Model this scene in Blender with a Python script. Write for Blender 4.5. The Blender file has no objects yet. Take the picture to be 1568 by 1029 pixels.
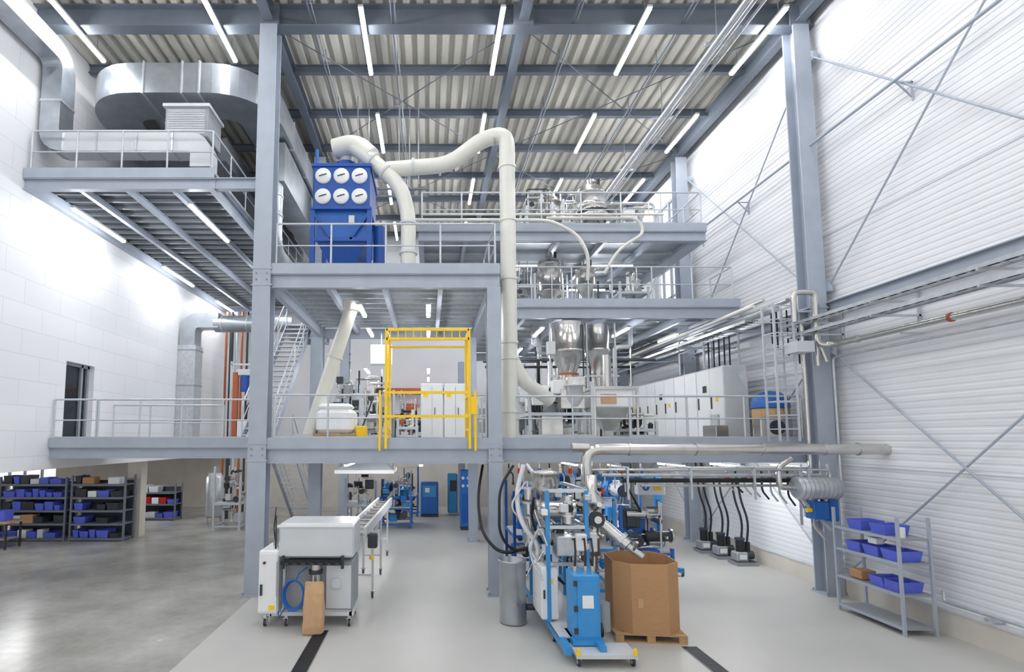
import bpy, math, random
from mathutils import Vector, Matrix
ZOOM=(784,514,1.0)
R=random.Random(7)
sc=bpy.context.scene
sc.view_settings.view_transform='Standard'
sc.view_settings.exposure=0.0

# ------------------------------------------------------------------ materials
def lin(c):
    return tuple(((x/255)/12.92 if x/255<=.04045 else ((x/255+.055)/1.055)**2.4) for x in c)
def mk(name,col,rough=.5,metal=0.,var=.06,scale=5.,bump=0.,emit=0.,alpha=1.,stretch=(1,1,1)):
    m=bpy.data.materials.new(name); m.use_nodes=True
    nt=m.node_tree; N=nt.nodes; L=nt.links; bs=N['Principled BSDF']
    c=lin(col)
    tc=N.new('ShaderNodeTexCoord'); mp=N.new('ShaderNodeMapping'); mp.inputs['Scale'].default_value=stretch
    nz=N.new('ShaderNodeTexNoise'); nz.inputs['Scale'].default_value=scale; nz.inputs['Detail'].default_value=5
    L.new(tc.outputs['Object'],mp.inputs['Vector']); L.new(mp.outputs['Vector'],nz.inputs['Vector'])
    rp=N.new('ShaderNodeValToRGB'); rp.color_ramp.elements[0].position=.3; rp.color_ramp.elements[1].position=.7
    rp.color_ramp.elements[0].color=tuple(x*(1-var) for x in c)+(1,)
    rp.color_ramp.elements[1].color=tuple(min(1,x*(1+var)) for x in c)+(1,)
    L.new(nz.outputs['Fac'],rp.inputs['Fac']); L.new(rp.outputs['Color'],bs.inputs['Base Color'])
    bs.inputs['Roughness'].default_value=rough; bs.inputs['Metallic'].default_value=metal
    if bump:
        b=N.new('ShaderNodeBump'); b.inputs['Strength'].default_value=bump; b.inputs['Distance'].default_value=.02
        L.new(nz.outputs['Fac'],b.inputs['Height']); L.new(b.outputs['Normal'],bs.inputs['Normal'])
    if emit:
        bs.inputs['Emission Color'].default_value=(.98,.985,1,1); bs.inputs['Emission Strength'].default_value=emit
    return m
STEEL=mk('painted_steel_bluegrey',(168,176,188),.45,.1,.05,3)
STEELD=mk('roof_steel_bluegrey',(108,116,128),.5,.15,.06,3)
GALV=mk('galvanised_steel',(196,200,204),.34,.55,.1,9)
GALVD=mk('duct_galvanised',(170,176,182),.3,.7,.12,3)
RAIL=mk('rail_galvanised',(196,201,207),.4,.3,.05,8)
INOX=mk('stainless_steel',(205,203,200),.22,.85,.06,6)
ROOF=mk('roof_deck_sheet',(206,203,194),.55,.0,.05,1.5)
WHITE=mk('white_paint',(232,233,234),.45,0,.02,3)
WALLW=mk('wall_sandwich_panel',(228,229,232),.5,0,.015,.6)
LGREY=mk('light_grey_enamel',(205,208,211),.4,.05,.03,3)
MGREY=mk('grey_enamel',(150,154,158),.45,.1,.05,3)
DGREY=mk('dark_grey',(58,62,68),.5,.2,.1,5)
BLACK=mk('black_rubber',(22,23,26),.5,0,.1,5)
BLUE=mk('machine_blue',(30,98,178),.38,0,.06,4)
BLUED=mk('collector_blue',(26,80,160),.4,0,.06,4)
LBLUE=mk('light_machine_blue',(56,142,204),.38,0,.06,4)
BINB=mk('bin_blue_plastic',(88,104,208),.42,0,.08,6)
YEL=mk('safety_yellow',(250,205,20),.4,0,.04,5)
CREAM=mk('cream_pipe',(220,219,211),.35,.05,.03,4)
CARD=mk('corrugated_cardboard',(180,138,98),.8,0,.06,9,.1,stretch=(1,1,8))
KRAFT=mk('kraft_paper',(194,158,120),.75,0,.08,6,.6)
WOOD=mk('pallet_wood',(180,146,104),.75,0,.18,7,.2,stretch=(1,9,1))
ORANGE=mk('copper_orange',(176,92,56),.45,.2,.1,5)
RED=mk('red_paint',(190,30,34),.4,0,.05,5)
GLASSD=mk('dark_glass',(42,54,60),.08,.3,.1,2)
LED=mk('led_diffuser',(255,255,255),.4,0,0,1,emit=84)
PLAST=mk('white_plastic_bag',(236,238,240),.5,0,.03,5,.3)
CONCW=mk('concrete_wall',(206,200,190),.8,0,.06,1.6,.15)
GRATE=mk('deck_underside_sheet',(160,167,174),.45,.3,.08,3)
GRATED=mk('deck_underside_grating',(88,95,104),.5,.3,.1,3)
DECKTOP=mk('deck_floor_grey',(176,180,184),.5,.1,.06,2)
DRAIN=mk('drain_grate',(40,42,46),.5,.5,.2,30)

def floor_mat(name,c0,c1,rough0,rough1,sc1,sc2):
    m=bpy.data.materials.new(name); m.use_nodes=True; nt=m.node_tree; N=nt.nodes; L=nt.links; bs=N['Principled BSDF']
    tc=N.new('ShaderNodeTexCoord')
    n1=N.new('ShaderNodeTexNoise'); n1.inputs['Scale'].default_value=sc1; n1.inputs['Detail'].default_value=4; n1.inputs['Roughness'].default_value=.55
    n2=N.new('ShaderNodeTexNoise'); n2.inputs['Scale'].default_value=sc2; n2.inputs['Detail'].default_value=3
    L.new(tc.outputs['Object'],n1.inputs['Vector']); L.new(tc.outputs['Object'],n2.inputs['Vector'])
    ad=N.new('ShaderNodeMath'); ad.operation='MULTIPLY_ADD'; ad.inputs[1].default_value=.3
    L.new(n2.outputs['Fac'],ad.inputs[0]); L.new(n1.outputs['Fac'],ad.inputs[2])
    rp=N.new('ShaderNodeValToRGB'); rp.color_ramp.elements[0].position=.3; rp.color_ramp.elements[1].position=1.0
    rp.color_ramp.elements[0].color=lin(c0)+(1,); rp.color_ramp.elements[1].color=lin(c1)+(1,)
    L.new(ad.outputs[0],rp.inputs['Fac']); L.new(rp.outputs['Color'],bs.inputs['Base Color'])
    mr=N.new('ShaderNodeMapRange'); mr.inputs['To Min'].default_value=rough0; mr.inputs['To Max'].default_value=rough1
    L.new(n1.outputs['Fac'],mr.inputs['Value']); L.new(mr.outputs['Result'],bs.inputs['Roughness'])
    return m
CONC=floor_mat('polished_concrete',(138,136,132),(190,188,183),.2,.3,.9,7)
EPOXY=floor_mat('epoxy_floor',(180,179,175),(193,192,188),.38,.48,.7,60)

def panel_mat():
    m=bpy.data.materials.new('white_wall_panels'); m.use_nodes=True; nt=m.node_tree; N=nt.nodes; L=nt.links; bs=N['Principled BSDF']
    tc=N.new('ShaderNodeTexCoord'); sp=N.new('ShaderNodeSeparateXYZ'); cb=N.new('ShaderNodeCombineXYZ')
    L.new(tc.outputs['Object'],sp.inputs[0]); L.new(sp.outputs['Y'],cb.inputs['X']); L.new(sp.outputs['Z'],cb.inputs['Y'])
    br=N.new('ShaderNodeTexBrick'); br.offset=.5; br.inputs['Scale'].default_value=1
    br.inputs['Brick Width'].default_value=1.25; br.inputs['Row Height'].default_value=.62; br.inputs['Mortar Size'].default_value=.006
    br.inputs['Color1'].default_value=lin((231,232,234))+(1,); br.inputs['Color2'].default_value=lin((228,229,232))+(1,); br.inputs['Mortar'].default_value=lin((204,207,211))+(1,)
    L.new(cb.outputs[0],br.inputs['Vector']); L.new(br.outputs['Color'],bs.inputs['Base Color']); bs.inputs['Roughness'].default_value=.5
    return m
PANEL=panel_mat()

# ------------------------------------------------------------------ mesh builder
class B:
    def __init__(s,name): s.n=name; s.v=[]; s.f=[]; s.m=[]; s.sm=[]; s.mats=[]
    def add(s,vs,fs,m,sm=False):
        if m not in s.mats: s.mats.append(m)
        i=s.mats.index(m); o=len(s.v); s.v+=[tuple(v) for v in vs]
        for f in fs: s.f.append(tuple(o+k for k in f)); s.m.append(i); s.sm.append(sm)
        return s
    def box(s,x0,x1,y0,y1,z0,z1,m):
        vs=[(x,y,z) for x in (x0,x1) for y in (y0,y1) for z in (z0,z1)]
        return s.add(vs,[(0,1,3,2),(4,6,7,5),(0,4,5,1),(2,3,7,6),(0,2,6,4),(1,5,7,3)],m)
    def rbox(s,c,size,rz,m,rx=0,ry=0):
        M=Matrix.Translation(c)@Matrix.Rotation(rz,4,'Z')@Matrix.Rotation(ry,4,'Y')@Matrix.Rotation(rx,4,'X')
        a,b,d=[k/2 for k in size]
        vs=[M@Vector((x,y,z)) for x in (-a,a) for y in (-b,b) for z in (-d,d)]
        return s.add(vs,[(0,1,3,2),(4,6,7,5),(0,4,5,1),(2,3,7,6),(0,2,6,4),(1,5,7,3)],m)
    def cbox(s,x0,x1,y0,y1,z0,z1,m,c=.02):
        def ring(x0,x1,y0,y1,c,z): return [(x0+c,y0,z),(x1-c,y0,z),(x1,y0+c,z),(x1,y1-c,z),(x1-c,y1,z),(x0+c,y1,z),(x0,y1-c,z),(x0,y0+c,z)]
        vs=ring(x0+c,x1-c,y0+c,y1-c,c*.5,z0)+ring(x0,x1,y0,y1,c,z0+c)+ring(x0,x1,y0,y1,c,z1-c)+ring(x0+c,x1-c,y0+c,y1-c,c*.5,z1)
        fs=[tuple(range(7,-1,-1)),tuple(range(24,32))]
        for k in range(3):
            for i in range(8):
                j=(i+1)%8; fs.append((k*8+i,k*8+j,k*8+8+j,k*8+8+i))
        return s.add(vs,fs,m)
    def bar(s,p0,p1,w,h,m,up=(0,0,1)):
        p0=Vector(p0);p1=Vector(p1); d=(p1-p0).normalized(); u=Vector(up)
        if abs(d.dot(u))>.98: u=Vector((0,1,0))
        r=d.cross(u).normalized(); u=r.cross(d)
        vs=[p+r*(a*w/2)+u*(b*h/2) for p in (p0,p1) for a in (-1,1) for b in (-1,1)]
        return s.add(vs,[(0,1,3,2),(4,6,7,5),(0,4,5,1),(2,3,7,6),(0,2,6,4),(1,5,7,3)],m)
    def ibeam(s,p0,p1,h,w,m,up=(0,0,1),t=.022):
        p0=Vector(p0);p1=Vector(p1); d=(p1-p0).normalized(); u=Vector(up)
        if abs(d.dot(u))>.98: u=Vector((0,1,0))
        r=d.cross(u).normalized(); u=r.cross(d)
        for k in (-1,1): s.bar(p0+u*k*(h/2-t/2),p1+u*k*(h/2-t/2),w,t,m,u)
        return s.bar(p0,p1,t*.7,h-2*t,m,u)
    def cyl(s,p0,p1,r,m,n=14,r2=None,caps=True):
        p0=Vector(p0);p1=Vector(p1); r2=r if r2 is None else r2
        d=(p1-p0).normalized(); a=d.orthogonal().normalized(); b=d.cross(a)
        vs=[p+(a*math.cos(2*math.pi*i/n)+b*math.sin(2*math.pi*i/n))*rr for p,rr in((p0,r),(p1,r2)) for i in range(n)]
        s.add(vs,[(i,(i+1)%n,n+(i+1)%n,n+i) for i in range(n)],m,True)
        if caps:
            s.add(vs[:n],[tuple(range(n-1,-1,-1))],m); s.add(vs[n:],[tuple(range(n))],m)
        return s
    def lathe(s,c,prof,m,n=24,axis='Z'):
        vs=[];fs=[]
        for (r,z) in prof:
            for i in range(n):
                a=2*math.pi*i/n; x,y=r*math.cos(a),r*math.sin(a)
                if axis=='Z': vs.append((c[0]+x,c[1]+y,c[2]+z))
                elif axis=='X': vs.append((c[0]+z,c[1]+x,c[2]+y))
                else: vs.append((c[0]+x,c[1]+z,c[2]+y))
        for k in range(len(prof)-1):
            for i in range(n):
                j=(i+1)%n; fs.append((k*n+i,k*n+j,(k+1)*n+j,(k+1)*n+i))
        return s.add(vs,fs,m,True)
    def tube(s,pts,r,m,n=8,fil=0.,fn=5):
        pts=[Vector(p) for p in pts]
        if fil>0: pts=fillet(pts,fil,fn)
        K=len(pts); vs=[];a=None
        for i,p in enumerate(pts):
            d=(pts[min(i+1,K-1)]-pts[max(i-1,0)]).normalized()
            if a is None: a=d.orthogonal().normalized()
            else:
                a=(a-d*a.dot(d)); a=a.normalized() if a.length>1e-5 else d.orthogonal().normalized()
            b=d.cross(a)
            vs+=[p+(a*math.cos(2*math.pi*j/n)+b*math.sin(2*math.pi*j/n))*r for j in range(n)]
        fs=[(i*n+j,i*n+(j+1)%n,(i+1)*n+(j+1)%n,(i+1)*n+j) for i in range(K-1) for j in range(n)]
        s.add(vs,fs,m,True); s.add(vs[:n],[tuple(range(n))],m); s.add(vs[-n:],[tuple(range(n))],m)
        return s
    def rduct(s,pts,w,h,m,up=(0,0,1),fil=.5,fn=6):
        pts=fillet([Vector(p) for p in pts],fil,fn); K=len(pts); vs=[]; U=Vector(up)
        for i,p in enumerate(pts):
            d=(pts[min(i+1,K-1)]-pts[max(i-1,0)]).normalized(); r=d.cross(U)
            r=r.normalized() if r.length>1e-4 else Vector((1,0,0)); u=r.cross(d)
            vs+=[p+r*(x*w/2)+u*(y*h/2) for x,y in ((-1,-1),(1,-1),(1,1),(-1,1))]
        fs=[(i*4+j,i*4+(j+1)%4,(i+1)*4+(j+1)%4,(i+1)*4+j) for i in range(K-1) for j in range(4)]
        s.add(vs,fs+[(0,1,2,3),tuple(range(K*4-4,K*4))],m); return s
    def open_box(s,x0,x1,y0,y1,z0,z1,m,tp=.02,front=None):
        t=tp
        o=[(x0+t,y0+t,z0),(x1-t,y0+t,z0),(x1-t,y1-t,z0),(x0+t,y1-t,z0),(x0,y0,z1),(x1,y0,z1),(x1,y1,z1),(x0,y1,z1)]
        e=.012
        i=[(x0+t+e,y0+t+e,z0+e),(x1-t-e,y0+t+e,z0+e),(x1-t-e,y1-t-e,z0+e),(x0+t+e,y1-t-e,z0+e),(x0+e,y0+e,z1),(x1-e,y0+e,z1),(x1-e,y1-e,z1),(x0+e,y1-e,z1)]
        fs=[(3,2,1,0),(0,1,5,4),(1,2,6,5),(2,3,7,6),(3,0,4,7),(8,9,10,11),(8,12,13,9),(9,13,14,10),(10,14,15,11),(11,15,12,8),(4,5,13,12),(5,6,14,13),(6,7,15,14),(7,4,12,15)]
        return s.add(o+i,fs,m)
    def flange(s,p,d,r,m,w=.03):
        p=Vector(p);d=Vector(d).normalized(); return s.cyl(p-d*w,p+d*w,r,m,16)
    def build(s,parent=None):
        me=bpy.data.meshes.new(s.n); me.from_pydata(s.v,[],s.f)
        for m in s.mats: me.materials.append(m)
        me.polygons.foreach_set('material_index',s.m); me.polygons.foreach_set('use_smooth',s.sm); me.update()
        o=bpy.data.objects.new(s.n,me); sc.collection.objects.link(o)
        if parent: o.parent=parent
        return o
def fillet(pts,r,n=5):
    if len(pts)<3: return pts
    out=[pts[0]]
    for i in range(1,len(pts)-1):
        p=pts[i]; a=pts[i-1]-p; b=pts[i+1]-p
        la,lb=a.length,b.length; a.normalize(); b.normalize()
        q=min(r,la*.49,lb*.49)
        if a.dot(b)<-.999: out.append(p); continue
        s0=p+a*q; s1=p+b*q
        for k in range(n+1):
            t=k/n; out.append(s0*(1-t)**2+p*2*t*(1-t)+s1*t*t)
    out.append(pts[-1]); return out

D1,D2,D3=3.46,7.6,10.0
# ------------------------------------------------------------------ room shell
b=B('floor'); b.box(-3.95,9.6,0,27.6,-.2,0,EPOXY); b.box(-22,-3.95,0,27.6,-.2,0,CONC); b.build()
for x,ya,yb in((-1.97,5,10.0),(4.45,5,9.25)):
    b=B('floor_drain_channel'); b.box(x-.13,x+.13,ya,yb,0,.006,DRAIN)
    k=ya
    while k<yb: b.box(x-.11,x+.11,k,k+.015,.004,.009,DGREY); k+=.06
    for s in(-.13,.12): b.box(x+s,x+s+.01,ya,yb,.004,.009,MGREY)
    b.build()
def ribv(b,x,y0,y1,z0,z1,m,p=.13,dp=.007,th=.12):
    prof=[];z=z0
    while z<z1-1e-4:
        for dz,dx in((0,0),(.07,0),(.085,dp),(.115,dp)):
            if z+dz<=z1: prof.append((x+dx,z+dz))
        z+=p
    prof.append((x,z1)); n=len(prof)
    vs=[(px,y0,pz) for px,pz in prof]+[(px,y1,pz) for px,pz in prof]
    b.add(vs,[(i,i+1,n+i+1,n+i) for i in range(n-1)],m)
    b.box(x+dp+.002,x+th+.1,y0,y1,z0,z1,m)
b=B('wall_right'); ribv(b,9.6,0,19.6,0,14.4,WALLW); ribv(b,9.6,21.6,27.6,0,14.4,WALLW); ribv(b,9.6,19.6,21.6,0,7.9,WALLW); ribv(b,9.6,19.6,21.6,13,14.4,WALLW)
for z in(2.9,5.2,8.4,11.2): b.box(9.592,9.6,0,27.6 if z<7 else 19.6,z,z+.025,LGREY)
b.build()
b=B('baseboard_right'); b.box(9.42,9.6,0,27.5,0,.42,CONCW); b.box(9.40,9.6,0,27.5,.42,.46,LGREY); b.build()
b=B('window_1')
for y in (19.6,20.25,20.93,21.55): b.box(9.62,9.7,y,y+.06,7.9,13,STEEL)
for z in (7.9,9.1,10.3,11.6,12.94): b.box(9.62,9.7,19.6,21.6,z,z+.06,STEEL)
b.build()
b=B('wall_left'); b.box(-10.15,-9.85,0,14.1,2.75,14.4,PANEL); b.box(-10.15,-9.85,15.3,27.6,2.75,14.4,PANEL); b.box(-10.15,-9.85,14.1,15.3,2.75,D1,PANEL); b.box(-10.15,-9.85,14.1,15.3,5.65,14.4,PANEL); b.build()
b=B('door_1'); b.box(-10.12,-10.06,14.1,15.3,D1,5.65,GLASSD)
for y in(14.1,14.95,15.22): b.box(-10.06,-10.0,y,y+.08,D1,5.65,MGREY)
b.box(-10.06,-10.0,14.1,15.3,5.57,5.65,MGREY); b.box(-10.06,-10.0,14.1,15.3,D1,D1+.1,MGREY); b.build()
b=B('wall_back'); b.box(-19.4,9.6,27.6,27.9,0,14.4,WALLW); b.build()
b=B('baseboard_back'); b.box(-19.4,9.4,27.45,27.6,0,2.7,CONCW); b.build()
b=B('window_2')
for x in (-22,-21.2,-20.3,-19.5): b.box(x,x+.1,27.6,27.7,.9,2.75,MGREY)
b.box(-22,-19.4,27.55,27.75,0,.9,CONCW); b.box(-22,-19.4,27.6,27.7,2.6,2.75,MGREY); b.build()
b=B('wall_left_lower'); b.box(-22.2,-22,0,27.6,0,1.4,CONCW); b.box(-22.2,-22,0,27.6,2.4,2.75,CONCW); b.build()
b=B('ceiling_lower'); b.box(-22,-10.15,0,27.6,2.75,2.95,WHITE); b.build()
b=B('wall_pier'); b.box(-10.95,-10.45,19.2,19.6,0,2.75,CONCW); b.build()
b=B('ceiling'); prof=[];x=-10.15
while x<9.75:
    for dx,dz in((0,0),(.16,0),(.2,.13),(.3,.13)): prof.append((min(x+dx,9.75),14.35+dz))
    x+=.34
n=len(prof); vs=[(a,0,c) for a,c in prof]+[(a,27.9,c) for a,c in prof]
b.add(vs,[(i,i+1,n+i+1,n+i) for i in range(n-1)],ROOF); b.box(-10.15,9.8,0,27.9,14.5,14.7,ROOF); b.build()
b=B('roof_purlins')
for k in range(13):
    y=2.05+2.05*k
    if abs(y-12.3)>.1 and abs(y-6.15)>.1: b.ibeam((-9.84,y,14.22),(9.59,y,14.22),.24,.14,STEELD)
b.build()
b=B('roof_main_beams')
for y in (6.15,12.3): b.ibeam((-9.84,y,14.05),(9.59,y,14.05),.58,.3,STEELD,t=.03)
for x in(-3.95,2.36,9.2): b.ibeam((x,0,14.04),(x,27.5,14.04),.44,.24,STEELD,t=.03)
for x in(-3.95,2.36,9.2): b.box(x-.25,x+.25,12.1,12.14,13.74,14.34,STEELD)
b.build()
b=B('roof_bracing_rods')
for xa,xb in((-3.95,2.36),(2.36,9.2)):
    for ya in (12.4,18.5):
        b.cyl((xa,ya,13.95),(xb,ya+6,13.95),.016,STEELD,6); b.cyl((xb,ya,13.98),(xa,ya+6,13.98),.016,STEELD,6)
b.build()
def column(x,y,z1,w,dp,z0=0,coll=()):
    b=B('steel_column'); b.ibeam((x,y,z0),(x,y,z1),dp,w,STEEL,up=(0,1,0),t=.03)
    b.box(x-w/2-.06,x+w/2+.06,y-dp/2-.06,y+dp/2+.06,z0,z0+.03,STEEL)
    for sx in(-1,1):
        for sy in(-1,1): b.cyl((x+sx*(w/2+.02),y+sy*(dp/2+.02),z0+.03),(x+sx*(w/2+.02),y+sy*(dp/2+.02),z0+.08),.02,MGREY,6)
    for z in coll:
        b.box(x-w/2-.03,x+w/2+.03,y-dp/2-.012,y+dp/2+.012,z,z+.04,STEEL); b.box(x-w/2-.03,x+w/2+.03,y-dp/2-.012,y+dp/2+.012,z-.4,z-.36,STEEL)
        for sx in(-1,1):
            for kz in(-.1,-.25): b.cyl((x+sx*w*.3,y-dp/2-.03,z+kz),(x+sx*w*.3,y-dp/2,z+kz),.022,MGREY,6)
    b.build()
for y in(12.3,18.45,24.6):
    column(-3.95,y,13.76,.42,.42,coll=(D1-.05,D2-.05))
    column(9.2,y,13.76,.4,.4,coll=(6.6,))
column(1.55,12.3,7.14,.32,.34,coll=(D1-.05,))
column(1.55,18.45,7.14,.3,.32); column(1.55,24.6,7.14,.3,.32)
# ------------------------------------------------------------------ decks
def deck(name,x0,x1,y0,y1,z,bh=.34,jp=1.35,sides='FBLR',gm=None,js=1.0):
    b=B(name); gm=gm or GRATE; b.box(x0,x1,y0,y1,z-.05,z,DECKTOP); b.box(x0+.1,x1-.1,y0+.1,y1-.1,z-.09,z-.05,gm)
    zc=z-.09-.06-bh/2
    b.box(x0,x1,y0-.015,y0,z-.15,z+.1,STEEL)
    w=.16
    if 'F' in sides: b.ibeam((x0,y0+w/2,zc),(x1,y0+w/2,zc),bh,w,STEEL)
    b.ibeam((x0,y1-w/2,zc),(x1,y1-w/2,zc),bh,w,STEEL)
    b.ibeam((x0+w/2,y0+w,zc),(x0+w/2,y1-w,zc),bh,w,STEEL); b.ibeam((x1-w/2,y0+w,zc),(x1-w/2,y1-w,zc),bh,w,STEEL)
    n=max(1,round((x1-x0)/jp))
    for i in range(1,n):
        x=x0+(x1-x0)*i/n; b.ibeam((x,y0+w,zc+.06),(x,y1-w,zc+.06),bh-.12,.12,STEEL)
    n=max(1,round((y1-y0)/js))
    for i in range(1,n):
        y=y0+(y1-y0)*i/n; b.bar((x0+w,y,z-.13),(x1-w,y,z-.13),.05,.08,GALV if gm is GRATE else MGREY)
    return b.build()
deck('mezzanine_deck',-3.9,1.7,12.14,24.6,D1)
deck('mezzanine_deck',1.7,9.4,12.5,24.6,D1)
deck('mezzanine_deck',-9.84,-6.2,13.6,16.2,D1,.28)
deck('mezzanine_deck',-6.2,-3.9,13.6,19.4,D1,.28)
deck('mezzanine_deck',-3.9,1.7,12.14,18.6,D2,js=.55)
deck('mezzanine_deck',1.7,9.3,15.3,24,D2)
deck('mezzanine_deck',-5.2,-3.9,18.7,20.4,D2,.24)
deck('mezzanine_deck',-.3,8.4,15.3,22,9.93,.3)
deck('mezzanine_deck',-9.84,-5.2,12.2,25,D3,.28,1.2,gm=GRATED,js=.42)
b=B('walkway_connection_beam'); b.ibeam((-5.2,12.3,9.73),(-4.16,12.3,9.73),.28,.16,STEEL); b.ibeam((-5.2,18.45,9.73),(-4.16,18.45,9.73),.28,.16,STEEL); b.build()
def railing(pts,z,h=1.1,sp=1.2,m=None,toe=True):
    m=m or RAIL; b=B('guard_railing')
    for i in range(len(pts)-1):
        a=Vector(pts[i]+(z,)); c=Vector(pts[i+1]+(z,)); L=(c-a).length; n=max(1,round(L/sp)); up=Vector((0,0,1))
        for k in range(n+(1 if i==len(pts)-2 else 0)):
            p=a+(c-a)*k/n; b.cyl(p,p+up*h,.024,m,8); b.box(p.x-.05,p.x+.05,p.y-.03,p.y+.03,p.z,p.z+.015,m)
        b.cyl(a+up*.56,c+up*.56,.018,m,8)
        if toe: b.bar(a+up*.07,c+up*.07,.012,.12,m)
    b.tube([Vector(p+(z+h,)) for p in pts],.026,m,8,.12)
    b.build()
railing([(-3.6,12.22),(-1.1,12.22)],D1); railing([(1.05,12.22),(1.35,12.22)],D1,toe=False)
railing([(2.1,12.6),(9.0,12.6)],D1,sp=1.3)
railing([(-9.8,13.7),(-8.7,13.7)],D1); railing([(-8.65,13.7),(-4.3,13.7)],D1,sp=1.0)
railing([(-9.7,16.1),(-6.3,16.1)],D1)
railing([(-3.65,12.22),(1.6,12.22),(1.6,18.4)],D2)
railing([(1.9,15.4),(9.15,15.4),(9.15,16.6)],D2)
railing([(-.2,15.4),(8.3,15.4),(8.3,18.5)],9.93)
railing([(-.2,21.8),(8.3,21.8)],9.93)
railing([(-9.75,12.3),(-5.3,12.3),(-5.3,25)],D3,sp=1.15)
def stair(x0,x1,ya,yb,z0,z1):
    b=B('steel_staircase'); n=round((z1-z0)/.19)
    for i in range(n):
        t=(i+.5)/n; y=ya+(yb-ya)*t; z=z0+(z1-z0)*(i+1)/n
        b.box(x0,x1,y-.13,y+.13,z-.035,z,GALV)
    for x in(x0-.03,x1+.03):
        b.bar((x,ya,z0+.02),(x,yb,z1-.08),.03,.24,STEEL)
        b.tube([(x,ya,z0+.05),(x,ya,z0+1.05),(x,yb,z1+1.0),(x,yb,z1+.02)],.022,RAIL,8,.1)
        b.cyl((x,ya,z0+.55),(x,yb,z1+.5),.016,RAIL,6)
        for t in(.25,.5,.75):
            y=ya+(yb-ya)*t; z=z0+(z1-z0)*t; b.cyl((x,y,z),(x,y,z+1.02),.02,RAIL,6)
    b.build()
stair(-5.1,-4.3,14.4,18.65,D1,D2)
stair(-6.0,-5.1,23.6,19.5,0,D1)

# ------------------------------------------------------------------ lights
def led(x,y0,y1,z,alongx=False,hang=None):
    b=B('led_strip_light')
    if alongx:
        b.box(y0,y1,x-.05,x+.05,z,z+.06,LGREY); b.box(y0+.02,y1-.02,x-.04,x+.04,z-.04,z,LED)
    else:
        b.box(x-.06,x+.06,y0,y1,z,z+.06,LGREY); b.box(x-.042,x+.042,y0+.02,y1-.02,z-.045,z,LED)
        if hang:
            for y in(y0+.3,y1-.3): b.cyl((x,y,z+.06),(x,y,hang),.008,MGREY,5)
    b.build()
for i,x in enumerate((-8.75,-5.2,-1.6,1.77,5.23,8.6)):
    for y in ((2.7,4.9),(6.8,9.0),(10.9,13.3) if i<2 else (11.5,13.8),(15.6,17.8),(19.7,21.9),(23.8,26)):
        if i<2 and y[0]>15 : continue
        led(x if i<5 else 8.45,y[0],y[1],13.68,hang=14.1)
for y in((12.9,15.2),(17.5,19.8),(22,24.2)): led(-9.1,y[0],y[1],9.42)
led(-6.0,12.7,15.2,9.42); led(-6.0,18,20.3,9.42)
for x,y0 in((-1.8,13.3),(0,13.3),(-1.9,16.2),(0,16.2)): led(x,y0,y0+1.3,7.0)
for x,y0 in((3.6,16.2),(6.3,16.2),(8.3,17.2),(3.6,20),(6.3,20)): led(x,y0,y0+1.4,7.02)
for x,y0 in((0,20.5),(-2.5,20.5),(0,23.5)): led(x,y0,y0+1.4,6.3)
for x,y in((3.6,17.2),(6.2,17.2),(6.2,20)): led(y,x-.7,x+.7,9.35,True)
for x,y0 in((-2.2,14),(-.2,14),(-.2,18),(-2.2,22),(4,14.2),(6.6,13.6),(8.0,13.4),(7,18.5)): led(x,y0,y0+1.5,2.85)
for x in(-12,-16):
    for y0 in (15,21): led(x,y0,y0+1.2,2.66)
b=B('ceiling_cable_conduits')
for x,z in((-2.9,13.9),(-.9,13.85),(3.6,13.88),(6.3,13.86)):
    b.cyl((x,0.2,z),(x,27,z),.025,STEELD,6); b.cyl((x+.09,0.2,z),(x+.09,27,z),.018,MGREY,6)
    for k in range(12): b.bar((x-.06,1.2+2.05*k+.2,z+.04),(x+.15,1.2+2.05*k+.2,z+.04),.03,.03,STEELD); b.cyl((x+.04,1.4+2.05*k,z+.05),(x+.04,1.4+2.05*k,14.36),.01,STEELD,5)
b.build()

# ------------------------------------------------------------------ ducts upper left
b=B('ventilation_duct')
b.rduct([(-8.75,24,12.88),(-8.75,13.4,12.88),(-4.75,13.4,12.88),(-4.75,24,12.88)],1.15,.82,GALVD,fil=1.1,fn=12)
for x in(-7.4,-6.4,-5.95): b.box(x-.02,x+.02,12.79,14.01,12.43,13.33,GALV)
for y in(15.5,17.2,18.9,20.6,22.3):
    for x in(-8.75,-4.75): b.box(x-.6,x+.6,y-.025,y+.025,12.42,13.34,GALV)
b.box(-5.1,-4.3,15.0,24,11.2,12.4,GALVD); b.box(-7.6,-5.9,14.6,24,11.6,12.3,MGREY); b.build()
b=B('ventilation_duct')
b.rduct([(-9.5,5,13.3),(-9.5,10.5,13.3),(-9.5,12.72,13.3),(-9.5,12.72,10.95),(-8.8,12.72,10.95)],.5,.5,GALVD,(1,0,0),.5)
b.rduct([(-9.25,12.72,10.95),(-5.7,12.72,10.95),(-5.7,12.72,10.3)],.5,.46,LGREY,(0,1,0),.4)
for x in(-8.3,-7.3,-6.4): b.box(x-.02,x+.02,12.46,12.98,10.69,11.21,GALV)
b.box(-9.77,-9.23,12.46,12.98,12.0,12.06,GALV); b.build()
b=B('air_handling_unit'); b.cbox(-6.75,-5.65,12.75,13.6,11.24,12.05,MGREY)
for i in range(14): b.box(-6.68,-5.72,12.725,12.75,11.3+i*.047,11.325+i*.047,LGREY)
b.box(-6.8,-5.6,12.7,13.65,12.02,12.1,LGREY); b.build()
b=B('round_ventilation_duct')
b.tube([(-4.75,15.2,11.2),(-4.75,15.2,9.1),(-4.75,19,9.1)],.36,GALVD,18,.6)
for z in(10.2,10.8): b.flange((-4.75,15.2,z),(0,0,1),.38,GALV,.02)
b.build()
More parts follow.
